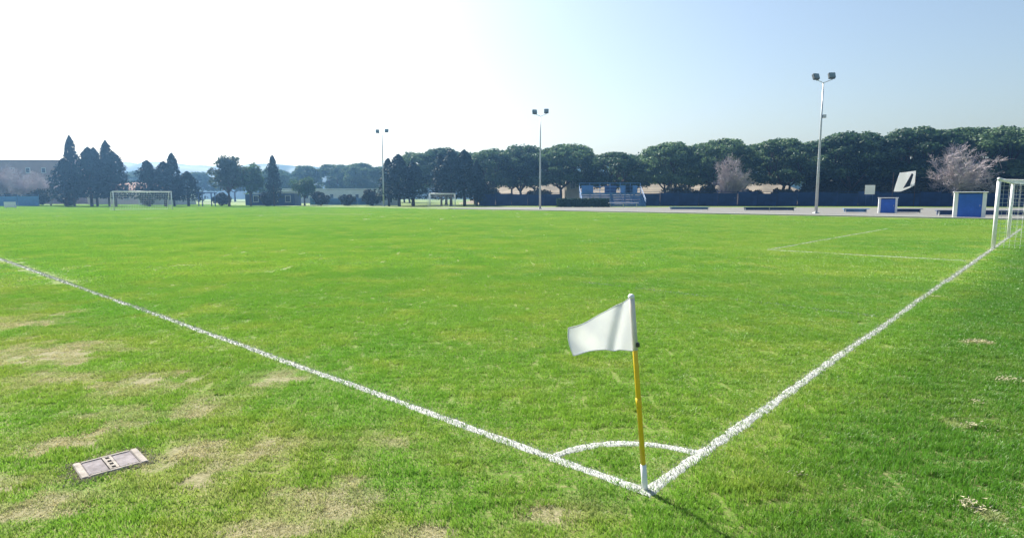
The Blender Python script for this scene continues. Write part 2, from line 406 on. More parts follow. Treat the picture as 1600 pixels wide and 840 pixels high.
straight('goal_line', plan(0, -.05), plan(0, 53.6), LW * 1.02, 1, 'white painted goal line')
th = np.linspace(.05, math.pi / 2 - .05, 60)
cxy = CO + TD * (np.cos(th)[:, None] * ARC_R) + GD * (np.sin(th)[:, None] * ARC_R)
nn = TD * np.cos(th)[:, None] + GD * np.sin(th)[:, None]
line_obj('corner_arc', cxy[:, 0], cxy[:, 1], nn[:, 0], nn[:, 1], LW * .95, .9, 'white painted quarter circle at the corner')
straight('goal_area_line', plan(.2, 17.6), plan(5.5, 17.6), .11, .9, 'faded white goal area line', 2)
straight('goal_area_line', plan(5.5, 17.6), plan(5.5, 36.0), .11, .9, 'faded white goal area line', 2)
straight('penalty_area_line', plan(.2, 7.0), plan(5.5, 7.0), .08, .35, 'almost worn away penalty area line', False)

# ------------------------------------------------------------------ grass: tufts and tiles of blades, spread with geometry nodes
src_V, src_T, src_tone, src_var = [], [], [], []; voff = 0
def add_tile(var, size, nblades, w, hmin, hmax, seed):
    global voff
    r = np.random.default_rng(seed)
    x = r.uniform(-size / 2, size / 2, nblades); y = r.uniform(-size / 2, size / 2, nblades)
    cl = vnoise(x * 16 + 50, y * 16 + 50, seed) * .7 + vnoise(x * 45, y * 45, seed + 1) * .3
    h = hmin + (hmax - hmin) * np.clip(cl * 1.5 - .25, 0, 1) * r.uniform(.6, 1.1, nblades)
    V, T, tone = blades(x, y, np.zeros(nblades), h, w, .75, r)
    if w > .005: tone = .3 + tone * .6
    src_V.append(V); src_T.append(T + voff); src_tone.append(tone); src_var.append(np.full(len(V), var)); voff += len(V)
for i in range(4): add_tile(i, .07, 26, .0040, .018, .046, 100 + i)              # fine tufts
for i in range(8): add_tile(4 + i, .22, 430, .0042, .014, .050, 200 + i)           # near tiles
for i in range(4): add_tile(12 + i, .24, 90, .011, .02, .048, 300 + i)             # tufts beside far lines
for i in range(4): add_tile(16 + i, 1.1, 3600, .012, .016, .048, 400 + i)          # middle distance
for i in range(4): add_tile(20 + i, 3.3, 5000, .035, .02, .05, 500 + i)            # far
NVAR = 24
pts, pvar, pscale, pdry, prot = [], [], [], [], []
def in_drain(x, y, a, b):
    return (np.abs((x - DRAIN_C[0]) * .70 + (y - DRAIN_C[1]) * .714) < a) & (np.abs(-(x - DRAIN_C[0]) * .714 + (y - DRAIN_C[1]) * .70) < b)
def scatter(x, y, base, nv, r, zs=1.):
    dry = dryness(x, y) * (1 if base < 12 else .4)
    rel = np.stack([x - CO[0], y - CO[1]], -1); t = rel @ TD; g = rel @ GD
    inpath = g > GRASS_EDGE - .1
    indrain = in_drain(x, y, .29 if base else .195, .25 if base else .155)
    keep = ~inpath & ~indrain & ~((dry > .7) & (r.uniform(0, 1, len(x)) < .16))
    x, y, dry, t = x[keep], y[keep], dry[keep], t[keep]
    n = len(x)
    hs = (.45 + .7 * (vnoise(x * 2.3, y * 2.3, 31) * .5 + vnoise(x * 6, y * 6, 32) * .5)) * (1 - .5 * dry) * np.where(t < -.05, 1.28, 1.0) * zs
    pts.append(np.stack([x, y, ground_z(x, y)], -1)); pvar.append(base + r.integers(0, nv, n)); pdry.append(dry)
    pscale.append(np.stack([np.ones(n), np.ones(n), hs], -1)); prot.append(r.integers(0, 4, n) * np.pi / 2 + r.uniform(-.2, .2, n))
def grid(step, x0, x1, y0, y1, r, jit=.25):
    X, Y = np.meshgrid(np.arange(x0, x1, step), np.arange(y0, y1, step))
    X = X.ravel(); Y = Y.ravel()
    return X + r.uniform(-jit, jit, X.shape) * step, Y + r.uniform(-jit, jit, X.shape) * step
def in_view(x, y, m): return (np.abs(x) < .98 * y + m)
r = np.random.default_rng(5)
NEAR, MIDD, FARR = 15., 46., 175.
x, y = grid(.19, -16, 16, -.6, 16, r); d = np.hypot(x, y); k_ = in_view(x, y, 3.0) & (d < NEAR) & (line_dist(x, y) > .22)
scatter(x[k_], y[k_], 4, 8, r)
x, y = grid(.056, -16, 16, -.6, 16, r); d = np.hypot(x, y); ld = line_dist(x, y); k_ = in_view(x, y, 3.0) & (d < NEAR) & (ld <= .25) & (ld > .047 + .035 * r.uniform(-1, 1, len(x)))
scatter(x[k_], y[k_], 0, 4, r, .85)
x, y = grid(.05, -3.3, -1.9, 3.2, 4.5, r); k_ = in_drain(x, y, .31, .27)
scatter(x[k_], y[k_], 0, 4, r, .8)
x, y = grid(1., -48, 48, 8, 48, r, .15); d = np.hypot(x, y); k_ = in_view(x, y, 5.0) & (d >= NEAR - 1.0) & (d < MIDD) & (line_dist(x, y) > .75)
scatter(x[k_], y[k_], 16, 4, r, .95)
x, y = grid(.19, -48, 48, 8, 48, r); d = np.hypot(x, y); ld = line_dist(x, y); k_ = in_view(x, y, 5.0) & (d >= NEAR - .2) & (d < MIDD) & (ld <= 1.2) & (ld > .17)
scatter(x[k_], y[k_], 12, 4, r, .7)
x, y = grid(3., -190, 190, 30, 180, r, .15); d = np.hypot(x, y); k_ = in_view(x, y, 8.0) & (d >= MIDD - 3.) & (d < FARR) & (((np.stack([x - CO[0], y - CO[1]], -1)) @ GD) < GRASS_EDGE - 2)
scatter(x[k_], y[k_], 20, 4, r, .9)
P = np.concatenate(pts); nP = len(P)
SV = np.concatenate(src_V); ST = np.concatenate(src_T)
me = bpy.data.meshes.new('grass'); nS = len(SV)
me.vertices.add(nS + nP); me.vertices.foreach_set('co', np.concatenate([SV, P]).astype(np.float32).ravel())
me.loops.add(ST.size); me.loops.foreach_set('vertex_index', ST.astype(np.int32).ravel())
me.polygons.add(len(ST)); me.polygons.foreach_set('loop_start', np.arange(0, ST.size, 3, dtype=np.int32)); me.update(calc_edges=True)
def attr(name, typ, data, field='value'):
    a = me.attributes.new(name, typ, 'POINT'); a.data.foreach_set(field, data.ravel())
z0 = np.zeros(nS, np.float32)
attr('tone', 'FLOAT', np.concatenate([np.concatenate(src_tone), np.zeros(nP)]).astype(np.float32))
attr('variant', 'INT', np.concatenate([np.concatenate(src_var), np.concatenate(pvar) + 100]).astype(np.int32))
attr('dry', 'FLOAT', np.concatenate([z0, np.concatenate(pdry)]).astype(np.float32))
attr('turn', 'FLOAT', np.concatenate([z0, np.concatenate(prot)]).astype(np.float32))
attr('size', 'FLOAT_VECTOR', np.concatenate([np.zeros((nS, 3)), np.concatenate(pscale)]).astype(np.float32), 'vector')
me.materials.append(M['grass'])
grass = tag(obj('grass', me), 'short green turf grass with dry straw coloured patches', 'grass', kind='stuff')
ng = bpy.data.node_groups.new('spread_grass', 'GeometryNodeTree')
ng.interface.new_socket('Geometry', in_out='INPUT', socket_type='NodeSocketGeometry'); ng.interface.new_socket('Geometry', in_out='OUTPUT', socket_type='NodeSocketGeometry')
N, L = ng.nodes, ng.links
gi, go = N.new('NodeGroupInput'), N.new('NodeGroupOutput'); join = N.new('GeometryNodeJoinGeometry')
def named(nm, typ):
    n = N.new('GeometryNodeInputNamedAttribute'); n.data_type = typ; n.inputs['Name'].default_value = nm; return n.outputs['Attribute']
va, tu, si = named('variant', 'INT'), named('turn', 'FLOAT'), named('size', 'FLOAT_VECTOR')
cx_ = N.new('ShaderNodeCombineXYZ'); L.new(tu, cx_.inputs[2])
def pick(val):
    c = N.new('FunctionNodeCompare'); c.data_type = 'INT'; c.operation = 'EQUAL'
    ins = [s for s in c.inputs if s.type == 'INT']; L.new(va, ins[0]); ins[1].default_value = val
    s = N.new('GeometryNodeSeparateGeometry'); s.domain = 'POINT'; L.new(gi.outputs[0], s.inputs[0]); L.new(c.outputs[0], s.inputs[1]); return s.outputs[0]
for v in range(NVAR):
    ip = N.new('GeometryNodeInstanceOnPoints'); tp = N.new('GeometryNodeMeshToPoints'); L.new(pick(100 + v), tp.inputs[0])
    L.new(tp.outputs[0], ip.inputs['Points']); L.new(pick(v), ip.inputs['Instance']); L.new(cx_.outputs[0], ip.inputs['Rotation']); L.new(si, ip.inputs['Scale'])
    L.new(ip.outputs[0], join.inputs[0])
L.new(join.outputs[0], go.inputs[0])
mod = grass.modifiers.new('spread', 'NODES'); mod.node_group = ng
print('grass instances', nP, 'source tris', len(ST))

# ------------------------------------------------------------------ terrain behind
def terrain(name, xs, ys, zf, m, kind='structure'):
    X, Y = np.meshgrid(np.array(xs), np.array(ys), indexing='ij'); Z = zf(X, Y)
    nx, ny = X.shape; ii = np.arange(nx * ny).reshape(nx, ny)
    F = np.stack([ii[:-1, :-1], ii[1:, :-1], ii[1:, 1:], ii[:-1, 1:]], -1).reshape(-1, 4)
    return tag(obj(name, smooth(np_mesh(name, np.stack([X, Y, Z], -1).reshape(-1, 3), F)), m), kind=kind)
terrain('sand_bank', np.linspace(-14, 96, 56), np.linspace(150, 215, 30),
        lambda X, Y: -.3 + 7.8 * np.clip((Y - 150) / 45, 0, 1) ** 1.1 * np.clip((X + 14) / 14, 0, 1) * np.clip((96 - X) / 14, 0, 1) + (vnoise(X / 4, Y / 4, 8) - .5) * 1.3, M['sand'])
def hillz(X, Y):
    ridge = 27 + 7 * vnoise(X / 130 + 3, Y * 0, 41) + 4 * vnoise(X / 22, Y * 0, 42) + 2.5 * vnoise(X / 7, Y / 20, 43)
    return ridge * np.sin(np.clip((Y - 520) / 120, 0, 1) * math.pi) - .5
terrain('hills', np.linspace(-640, 640, 260), np.linspace(520, 640, 14), hillz, M['hill'])

# ------------------------------------------------------------------ trees
def leaf_cards(C, Nn, size, r, flat=.5):
    """one small bent-looking quad for each centre, roughly facing the given normal"""
    n = len(C)
    Nn = Nn + r.normal(0, flat, (n, 3)); Nn /= np.linalg.norm(Nn, axis=1)[:, None] + 1e-9
    a = r.normal(0, 1, (n, 3)); U = np.cross(Nn, a); U /= np.linalg.norm(U, axis=1)[:, None] + 1e-9; W = np.cross(Nn, U)
    s = (size * r.uniform(.6, 1.4, n))[:, None]; s2 = s * r.uniform(.45, .9, n)[:, None]
    V = np.stack([C - U * s, C - W * s2 + Nn * s * .2, C + U * s, C + W * s2 + Nn * s * .2], 1).reshape(-1, 3)
    return V, np.arange(n * 4).reshape(n, 4)
def puff_cloud(puffs, per, size, r, under=.35):
    """puffs: (x,y,z,rx,rz) lobes; leaves over their shells, fewer below"""
    Cs, Ns = [], []
    for (px, py, pz, rx, rz) in puffs:
        n = int(per * rx * rx)
        u = r.normal(0, 1, (n, 3)); u /= np.linalg.norm(u, axis=1)[:, None]
        u[:, 2] = np.where((u[:, 2] < 0) & (r.uniform(0, 1, n) > under), -u[:, 2], u[:, 2])
        rad = r.uniform(.62, 1.08, n)[:, None]
        lump = 1 + .22 * (vnoise(u[:, 0] * 3 + px, u[:, 1] * 3 + py, int(abs(pz * 10)))[:, None] - .5)
        Cs.append(np.array((px, py, pz)) + u * np.array((rx, rx, rz)) * rad * lump); Ns.append(u)
    return leaf_cards(np.concatenate(Cs), np.concatenate(Ns), size, r)
def pine_variant(seed, h=14., Rr=6.2, flat=.36):
    r = np.random.default_rng(seed); rd = random.Random(seed)
    puffs = []; n = 40
    base = h * .36
    for i in range(n):
        q = math.sqrt((i + .5) / n); a = i * 2.399 + rd.uniform(-.4, .4); rr = q * Rr * .88 * rd.uniform(.85, 1.1)
        dome = math.sqrt(max(0, 1 - (q * .96) ** 2))
        z = base + .9 + (h - base - 2.2) * (dome * .95 + .04) + rd.uniform(-.5, .3)
        z += .9 * math.sin(seed * 1.7 + a) * q; rx = rd.uniform(.95, 2.1); puffs.append((rr * math.cos(a), rr * math.sin(a), z, rx, rx * rd.uniform(.5, .8)))
    for i in range(20):            # lower inner foliage
        a = rd.uniform(0, 6.28); q = rd.uniform(.2, .85); rr = Rr * q; puffs.append((rr * math.cos(a), rr * math.sin(a), base + rd.uniform(.1, .28 * h) * (1.1 - q), rd.uniform(1.1, 1.8), rd.uniform(.7, 1.1)))
    V, F = puff_cloud(puffs, 95, .235, r, .45)
    crown = np_mesh('pine_crown', V, F); crown.materials.append(M['pine'])
    mb = MB(); fork = h * rd.uniform(.22, .30); lx, ly = rd.uniform(-.5, .5), rd.uniform(-.5, .5)
    mb.tube([(0, 0, -.2), (.05, 0, .5), (lx * .4, ly * .4, fork * .5), (lx, ly, fork)], [.42, .31, .26, .24], 8)
    for k_ in range(5):
        a = k_ * 1.257 + rd.uniform(-.3, .3); q = Rr * .36
        m1 = (lx + math.cos(a) * q * .5, ly + math.sin(a) * q * .5, fork + (base - fork) * .75); m2 = (lx + math.cos(a) * q, ly + math.sin(a) * q, base + 1.6)
        mb.tube([(lx, ly, fork - .1), m1, m2], [.19, .13, .09], 6)
        near = sorted(puffs, key=lambda p: (p[0] - m2[0]) ** 2 + (p[1] - m2[1]) ** 2)[:7]
        for p in near: mb.tube([m2, ((p[0] + m2[0]) / 2, (p[1] + m2[1]) / 2, (p[2] + m2[2]) / 2 - .25), (p[0], p[1], p[2])], [.075, .055, .03], 4)
    trunk = mb.mesh('pine_trunk', True); trunk.materials.append(M['bark'])
    return crown, trunk, h, Rr
def cone_variant(seed, h, Rr, z0, m, name):
    """dense spired evergreen"""
    r = np.random.default_rng(seed); n = int(260 * h * Rr / 3)
    t = r.uniform(0, 1, n) ** .85; a = r.uniform(0, 2 * np.pi, n)
    prof = np.minimum(1, (1 - t) ** .62 * 1.08) * np.clip(t / .06 + .55, 0, 1)
    lump = .72 + .5 * vnoise(a * 2.2, t * 9, seed) + .2 * vnoise(a * 6, t * 26, seed + 1)
    bough = (vnoise(a * 3.2 + 7 * np.floor(t * h * 1.1), np.floor(t * h * 1.1) * 3.7, seed + 5) > .45)
    rad = Rr * prof * lump * r.uniform(.62, 1.0, n) * np.where(bough, 1.18, .86)
    C = np.stack([rad * np.cos(a), rad * np.sin(a), z0 + (h - z0) * t], -1); Nn = np.stack([np.cos(a), np.sin(a), .5 + 0 * a], -1)
    V, F = leaf_cards(C, Nn, .22, r)
    crown = np_mesh(name + '_crown', V, F); crown.materials.append(m)
    tr = MB().tube([(0, 0, -.2), (.04, .02, h * .4), (0, 0, h * .93)], [.26, .16, .03], 7).mesh(name + '_trunk', True); tr.materials.append(M['bark'])
    return crown, tr, h, Rr
def round_variant(seed, h, Rr, m, name, z0=.25, per=85, size=.24):
    r = np.random.default_rng(seed); rd = random.Random(seed); puffs = []
    for i in range(26):
        u = Vector((rd.gauss(0, 1), rd.gauss(0, 1), rd.gauss(0, 1))).normalized() * rd.uniform(.35, .85)
        rx = Rr * rd.uniform(.24, .4)
        puffs.append((u.x * Rr * .85, u.y * Rr * .85, h * (z0 + (1 - z0) * .5) + u.z * h * (1 - z0) * .46, rx, rx * .85))
    V, F = puff_cloud(puffs, per, size, r, .7)
    crown = np_mesh(name + '_crown', V, F); crown.materials.append(m)
    mb = MB().tube([(0, 0, -.2), (.06, .03, h * z0), (0, 0, h * .5)], [.24, .17, .12], 7)
    for p in puffs[:14]: mb.tube([(0, 0, h * z0 * rd.uniform(.8, 1.2)), (p[0] * .5, p[1] * .5, p[2] * .6 + h * z0 * .4), p[:3]], [.10, .06, .02], 5)
    tr = mb.mesh(name + '_trunk', True); tr.materials.append(M['bark'])
    return crown, tr, h, Rr
def bare_variant(seed, h, wid, name):
    """leafless rounded tree: limbs, branches and fine twigs that fill a rounded crown"""
    rd = random.Random(seed); tw = MB(); tr = MB()
    c = Vector((0, 0, h * .50)); ax = Vector((wid / 2, wid / 2, h * .46))
    def inside(q0, q1):
        u = Vector((rd.gauss(0, 1), rd.gauss(0, 1), rd.gauss(0, 1))).normalized() * rd.uniform(q0, q1)
        return Vector((c.x + u.x * ax.x, c.y + u.y * ax.y, c.z + u.z * ax.z))
    fork = Vector((.08, 0, h * .14))
    tr.tube([(0, 0, -.1), (.05, .02, h * .07), fork], [.24, .19, .16], 7)
    def limb(mb, p, q, r0, r1, n, bend):
        m = p.lerp(q, .5) + Vector((rd.gauss(0, 1), rd.gauss(0, 1), rd.gauss(.5, .6))) * (q - p).length * bend
        mb.tube([p, m, q], [r0, (r0 + r1) / 2, r1], n, False); return m
    for _ in range(24):
        q = inside(.45, .86); m = limb(tr, fork, q, .095, .035, 5, .07)
        for _ in range(11):
            st = (m.lerp(q, rd.random()) if rd.random() < .7 else fork.lerp(m, rd.uniform(.5, 1)))
            e = st + ((q - fork).normalized() * .5 + Vector((rd.gauss(0, .8), rd.gauss(0, .8), rd.gauss(.05, .7)))) * rd.uniform(.05, .12) * h
            m2 = limb(tw, st, e, .035, .018, 3, .08)
            for _ in range(22):
                s2 = m2.lerp(e, rd.random()) if rd.random() < .75 else st.lerp(m2, rd.random())
                e2 = s2 + ((e - st).normalized() * .7 + Vector((rd.gauss(0, .7), rd.gauss(0, .7), rd.gauss(.25, .6)))) * rd.uniform(.03, .07) * h
                limb(tw, s2, e2, .024, .015, 3, .06)
    k = tw.mesh(name + '_crown'); k.materials.append(M['twig']); t = tr.mesh(name + '_trunk', True); t.materials.append(M['twig'])
    return k, t, h, 1
def tree(name, var, x, y, h, label, rz=None, wide=1., group=None, cat='tree'):
    s = h / var[2]
    t = thing(name, (x, y, 0), label, cat, group, random.uniform(0, 6.28) if rz is None else rz, (s * wide, s * wide, s))
    obj('trunk', var[1], None, t); obj('crown', var[0], None, t)
    return t
PV = [pine_variant(900 + i, 14, 6.5 + .4 * (i % 3)) for i in range(6)]
# (x, y, height, width factor, label)
PINE_G = 'umbrella pines behind the blue fence'
pines = [(-22.3, 138, 11.9, .95, 'grey green umbrella pine rising behind the dark cypresses by the small white goal'),
         (-15.0, 140, 12.8, .95, 'umbrella pine rising between the dark cypress clumps behind the small white goal'),
         (-4.6, 136, 12.5, .95, 'umbrella pine between the blue black conifers and the thin floodlight pole'), (2.2, 139, 13.6, .95, 'umbrella pine right behind the thin floodlight pole next to the stand'), (10.8, 135, 13.7, 1.08, 'broad umbrella pine behind the narrow beige house wall'),
         (21.8, 133, 11.5, 1.12, 'lower umbrella pine with a sloping crown behind the blue spectator stand'),
         (33.4, 134, 13.7, .98, 'umbrella pine next to the dip in the canopy beyond the blue stand'), (43.8, 133, 14.3, 1.05, 'umbrella pine directly behind the smaller leafless tree'), (57.4, 132, 14.6, 1.05, 'umbrella pine between the smaller leafless tree and the tall floodlight pole'),
         (71.0, 130, 15.7, 1.12, 'dark umbrella pine behind the white square sign'), (84.2, 129, 16.3, 1.08, 'tall dark umbrella pine behind the white banner with dark marks'), (98.5, 128, 16.6, 1.12, 'tall umbrella pine directly behind the large pinkish leafless tree'), (110.5, 127, 16.9, 1.0, 'umbrella pine rising beyond the crossbar of the near goal'), (121, 126, 17, 1.0, 'last umbrella pine of the front row beyond the near goal')]
back = [(31, 158, 13, 1), (0, 157, 13, 1), (57, 152, 14.5, 1.1), (44, 156, 14, 1), (27.5, 150, 11.5, .8), (71, 146, 15, 1), (85, 146, 16, 1), (98, 144, 16.5, 1), (-9, 149, 12.6, .9), (6, 150, 13.4, .9), (16, 149, 12.6, .9), (38.5, 147, 14, .9), (50, 147, 14.6, 1), (64.5, 144, 15.2, 1.), (78, 142, 16.6, 1.), (91.5, 141, 17, 1.), (105, 140, 17.5, 1.), (117, 139, 17.8, 1.0), (130, 136, 17.5, 1)]
for i, (x, y, h, w, lb) in enumerate(pines): tree('umbrella_pine', PV[i % 6], x, y, h, lb, wide=w * 1.14, group=PINE_G)
for i, (x, y, h, w) in enumerate(back): tree('umbrella_pine', PV[(i * 5 + 2) % 6], x, y, h, 'umbrella pine of the back row, mostly hidden by the pines along the fence', wide=w, group='umbrella pines of the back row')
for i, (x, y, h, w) in enumerate([(-75.5, 196, 11.2, .9), (-66.5, 199, 12.2, .95), (-57.5, 203, 12.8, 1.05), (-49.5, 199, 12.9, 1.0), (-42, 204, 12.2, 1.0), (-35, 200, 12.5, 1.0)]):
    tree('umbrella_pine', PV[(i * 2 + 1) % 6], x, y, h, 'hazy umbrella pine beyond the long low pale building', wide=w, group='hazy pines beyond the pale building')
HZ = [(-118, 232, 11.5), (-108, 240, 12.5), (-140, 236, 12), (-129, 228, 11), (-97, 236, 11.5), (-160, 236, 12.5), (-150, 231, 11.5), (-174, 234, 12.5), (-88, 232, 12.2), (-79, 238, 12.4), (-62, 236, 12), (-52, 232, 12.2), (-30, 180, 11.6)]
for i, (x, y, h) in enumerate(HZ):
    tree('umbrella_pine', PV[(i * 5 + 3) % 6], x, y, h, 'pale hazy tree far beyond the goal and the low houses', wide=1.15 + .1 * (i % 3), group='pale hazy trees far beyond the field')
CV = [cone_variant(40, 13, 2.4, 1.6, M['cypress'], 'cypress'), cone_variant(41, 11, 2.7, 1.5, M['cypress'], 'cypress'), cone_variant(42, 9, 2.6, 1.4, M['cypress'], 'cypress')]
LA = 'dark spired conifer in the tall clump beyond the opposite goal'
for i, (x, y, h, w, lb) in enumerate([(-84.0, 118, 13.2, 1.0, 'tallest dark spired conifer in the clump beside the far goal'), (-81.6, 121, 11.2, 1.0, LA), (-80.0, 117, 10.9, 1.0, LA), (-77.9, 119, 12.4, 1.1, LA), (-75.4, 117, 10.2, 1.15, LA), (-86.2, 119, 9.0, 1.0, LA)]):
    tree('conifer', CV[i % 3], x, y, h, lb, wide=w * 13 / h * .8, group='conifers in the tall clump')
LB = 'dark conifer in the low clump right behind the opposite goal'
for i, (x, y, h, w) in enumerate([(-69.6, 118, 8.6, 1.2), (-67.0, 119, 8.4, 1.2), (-64.8, 118, 10.0, 1.15), (-62.6, 119, 6.6, 1.2)]):
    tree('conifer', CV[(i + 1) % 3], x, y, h, LB, wide=w * 11 / h * .85, group='conifers in the low clump')
tree('conifer', CV[1], -46.4, 120, 9.7, 'slim blue green conifer standing alone beside the round grey green tree', wide=.7, group=None)
LC = 'blue black dense conifer beside the small white goal'
for i, (x, y, h, w) in enumerate([(-24.2, 121, 9.2, 1.2), (-21.8, 119, 9.8, 1.25), (-19.4, 121, 8.4, 1.1), (-14.0, 122, 10.2, 1.1), (-12.0, 121, 11, 1.2), (-9.4, 122, 10.8, 1.15), (-7.0, 123, 8.8, 1.1)]):
    tree('conifer', CV[i % 3], x, y, h, LC, wide=w * 11 / h * .95, group='dense conifers by the small goal')
RV = [round_variant(60, 9, 3.6, M['olive'], 'broadleaf'), round_variant(61, 8, 3.6, M['pine2'], 'broadleaf')]
tree('broadleaf_tree', RV[0], -54.3, 118, 9.6, 'round grey green tree standing by the small dark shelter', wide=1.0)
tree('broadleaf_tree', RV[1], -51.4, 121, 8.8, 'green bushy tree tucked between the round grey tree and the slim conifer', wide=.9)
tree('broadleaf_tree', RV[1], -42.5, 126, 6.2, 'low leafy tree with a bare top beside the slim blue green conifer', wide=1.1)
BV = [bare_variant(70, 12, 11.5, 'bare_tree'), bare_variant(74, 10, 8.2, 'bare_tree')]
tree('bare_tree', BV[0], 83.8, 115.5, 15.0, 'large leafless tree with pinkish grey twigs behind the blue fence', cat='bare tree', wide=.92)
tree('bare_tree', BV[1], 43.2, 121, 11.2, 'smaller leafless tree with grey twigs in front of the pines', cat='bare tree', wide=1.0)
for x, y, h in [(-100.5, 128, 9.6), (-94.5, 126, 8.8), (-107, 130, 9.8)]:
    tree('bare_tree', BV[int(x) % 2], x, y, h, 'hazy leafless tree in front of the brown apartment block', cat='bare tree', group='leafless trees by the brown block')
SV_ = [round_variant(80, 4.6, 3.3, M['shrub'], 'shrub', .05, 120, .24), round_variant(81, 4.2, 3.4, M['shrub'], 'shrub', .05, 120, .24)]
for i, (x, y, h) in enumerate([(61.5, 138, 3.2), (66.5, 124, 3.6), (69, 136, 6.5), (75, 137, 7), (82, 136, 7), (90, 136, 7.4), (98, 134, 7.6), (106, 133, 7.6), (114, 132, 7.6), (71.5, 123, 4.4), (76.5, 123, 4.8), (81, 122, 5), (92.5, 121, 5.4), (97, 121, 6), (102, 120, 6.2), (107.5, 121, 6.2), (113, 121, 6), (88, 122, 5.2), (119, 121, 6)]):
    tree('shrub', SV_[i % 2], x, y, h, 'dark leafy shrub right behind the blue fence' if y < 130 else 'tall dark undergrowth deep under the pines behind the shrubs', cat='shrub', wide=1.15, group='dark shrubs under the pines')
for i, (x, y, h) in enumerate([(33.0, 122.5, 4.4), (38.6, 123, 3.8), (54.5, 124, 3.7), (-5.5, 124.5, 4.4), (49, 125, 3.5), (60, 124.5, 4.0), (5.5, 125, 3.7)]):
    tree('shrub', SV_[i % 2], x, y, h, 'lone dark shrub in front of the sunlit sand bank', cat='shrub', group='lone shrubs by the sand bank')
for i, (x, y, h) in enumerate([(-98, 120, 2.6), (-92, 119, 3.0), (-103, 121, 3.0), (-57.5, 122, 2.4), (-48.6, 123, 2.8), (-38.5, 124, 2.6), (-33.5, 125, 2.4), (-28.2, 124, 3.0), (-88, 122, 2.4), (-73, 123, 2.0), (-108, 121, 3.2)]):
    tree('shrub', SV_[i % 2], x, y, h, 'low dark shrub along the far edge of the field', cat='shrub', group='low shrubs at the far edge')

# ------------------------------------------------------------------ buildings
def building(name, x0, x1, y0, depth, h, m, label, rows, roofm, rz=0, pitched=True, cat='building'):
    cx = (x0 + x1) / 2; w = x1 - x0
    t = thing(name, (cx, y0 + depth / 2, 0), label, cat, rz=rz)
    wall = obj('wall', MB().box((0, 0, h / 2 - .1), (w, depth, h + .2)), m, t)
    if pitched:
        e = .5; rh = min(depth * .22, 2.2)
        mb = MB().add([(-w / 2 - e, -depth / 2 - e, h), (w / 2 + e, -depth / 2 - e, h), (w / 2 + e, depth / 2 + e, h), (-w / 2 - e, depth / 2 + e, h), (-w / 2 - e, 0, h + rh), (w / 2 + e, 0, h + rh),
                       ], [(0, 1, 5, 4), (2, 3, 4, 5), (1, 2, 5), (3, 0, 4), (3, 2, 1, 0)])
    else:
        mb = MB().box((0, 0, h + .22), (w + .5, depth + .5, .24))
    obj('roof', mb, roofm, t)
    fm = MB().box((0, 0, 0), (1.15, .1, 1.4)).mesh('window_frame'); fm.materials.append(M['white'])
    pm = MB().box((0, -.062, 0), (.95, .03, 1.2)).mesh('window_pane'); pm.materials.append(M['pane'])
    sm = MB().box((0, -.10, -.75), (1.35, .22, .08)).mesh('window_sill'); sm.materials.append(M['kerb'])
    for z, n in rows:
        for i in range(n):
            q = obj('window', fm, None, t, (-w / 2 + (i + .5) * w / n, -depth / 2 - .055, z))
            obj('pane', pm, None, q); obj('sill', sm, None, q)
    return t
building('apartment_block', -152, -114.5, 165, 14, 11.2, M['brick'], 'hazy brown apartment block behind leafless trees beside the tall conifer clump', [(2.2, 9), (5.4, 9), (8.8, 9)], M['roof'], pitched=False)
building('long_building', -70, -36.5, 182, 9, 3.9, M['pale'], 'long low pale building behind the far pine trunks', [(2.0, 9)], M['pale'], pitched=False)
building('pink_house', -103.5, -88, 150, 9, 3.4, M['pink'], 'low pale pink house seen under the tall conifer clump', [(1.9, 4)], M['roof'])
building('pink_house', -85.0, -76, 140, 8, 3.2, M['pale'], 'small pale house between the two conifer clumps', [(1.8, 3)], M['kerb'], pitched=False)
building('beige_house', 12.0, 14.9, 136.5, 4, 5.8, M['beige'], 'narrow beige house wall beside the blue stand', [(4.2, 1)], M['roof'], pitched=False)
building('dark_shed', -56.8, -52.2, 131, 4, 2.3, M['dblue'], 'dark blue shed with pale roof near the round grey green tree', [(1.4, 1)], M['kerb'], pitched=False, cat='shed')
building('dark_shed', -51.0, -45.6, 129, 4, 2.5, M['dblue'], 'wider dark blue shed behind the slim conifer', [(1.4, 2)], M['kerb'], pitched=False, cat='shed')
building('white_hut', -30.5, -24.5, 131, 4, 2.0, M['pale'], 'low pale hut beside the dense blue black conifers', [(1.15, 2)], M['pale'], pitched=False, cat='hut')

# ------------------------------------------------------------------ fences
def fence(x0, y0, x1, y1, n, h, label, m, name='fence'):
    L_ = math.hypot(x1 - x0, y1 - y0); a = math.atan2(y1 - y0, x1 - x0)
    t = thing(name, (x0, y0, 0), label, 'fence', rz=a); st = L_ / n
    pm = MB().tube([(0, 0, -.2), (0, 0, h + .12)], .045, 8).mesh('post'); pm.materials.append(m)
    # cloth panel, slightly slack between posts
    vs, fs = [], []; nu, nv = 7, 4
    for i in range(nu):
        for j in range(nv):
            u, v = i / (nu - 1), j / (nv - 1)
            vs.append((.06 + u * (st - .12), -.06 - .10 * math.sin(math.pi * u) * math.sin(math.pi * v * .9 + .15), .10 + v * (h - .14) - .05 * math.sin(math.pi * u) * (v > .9)))
    fs = [(i * nv + j, (i + 1) * nv + j, (i + 1) * nv + j + 1, i * nv + j + 1) for i in range(nu - 1) for j in range(nv - 1)]
    sm = smooth(MB().add(vs, fs).mesh('screen')); sm.materials.append(m)
    rm = MB().tube([(.05, 0, h), (st - .05, 0, h)], .028, 6).mesh('rail'); rm.materials.append(m)
    for i in range(n + 1):
        obj('post', pm, None, t, (i * st, 0, 0))
        if i < n:
            obj('screen_panel', sm, None, t, (i * st, 0, 0), None, (1, random.choice((1, .6, -1)), random.uniform(.9, 1.02))); obj('top_rail', rm, None, t, (i * st, 0, 0))
    return t
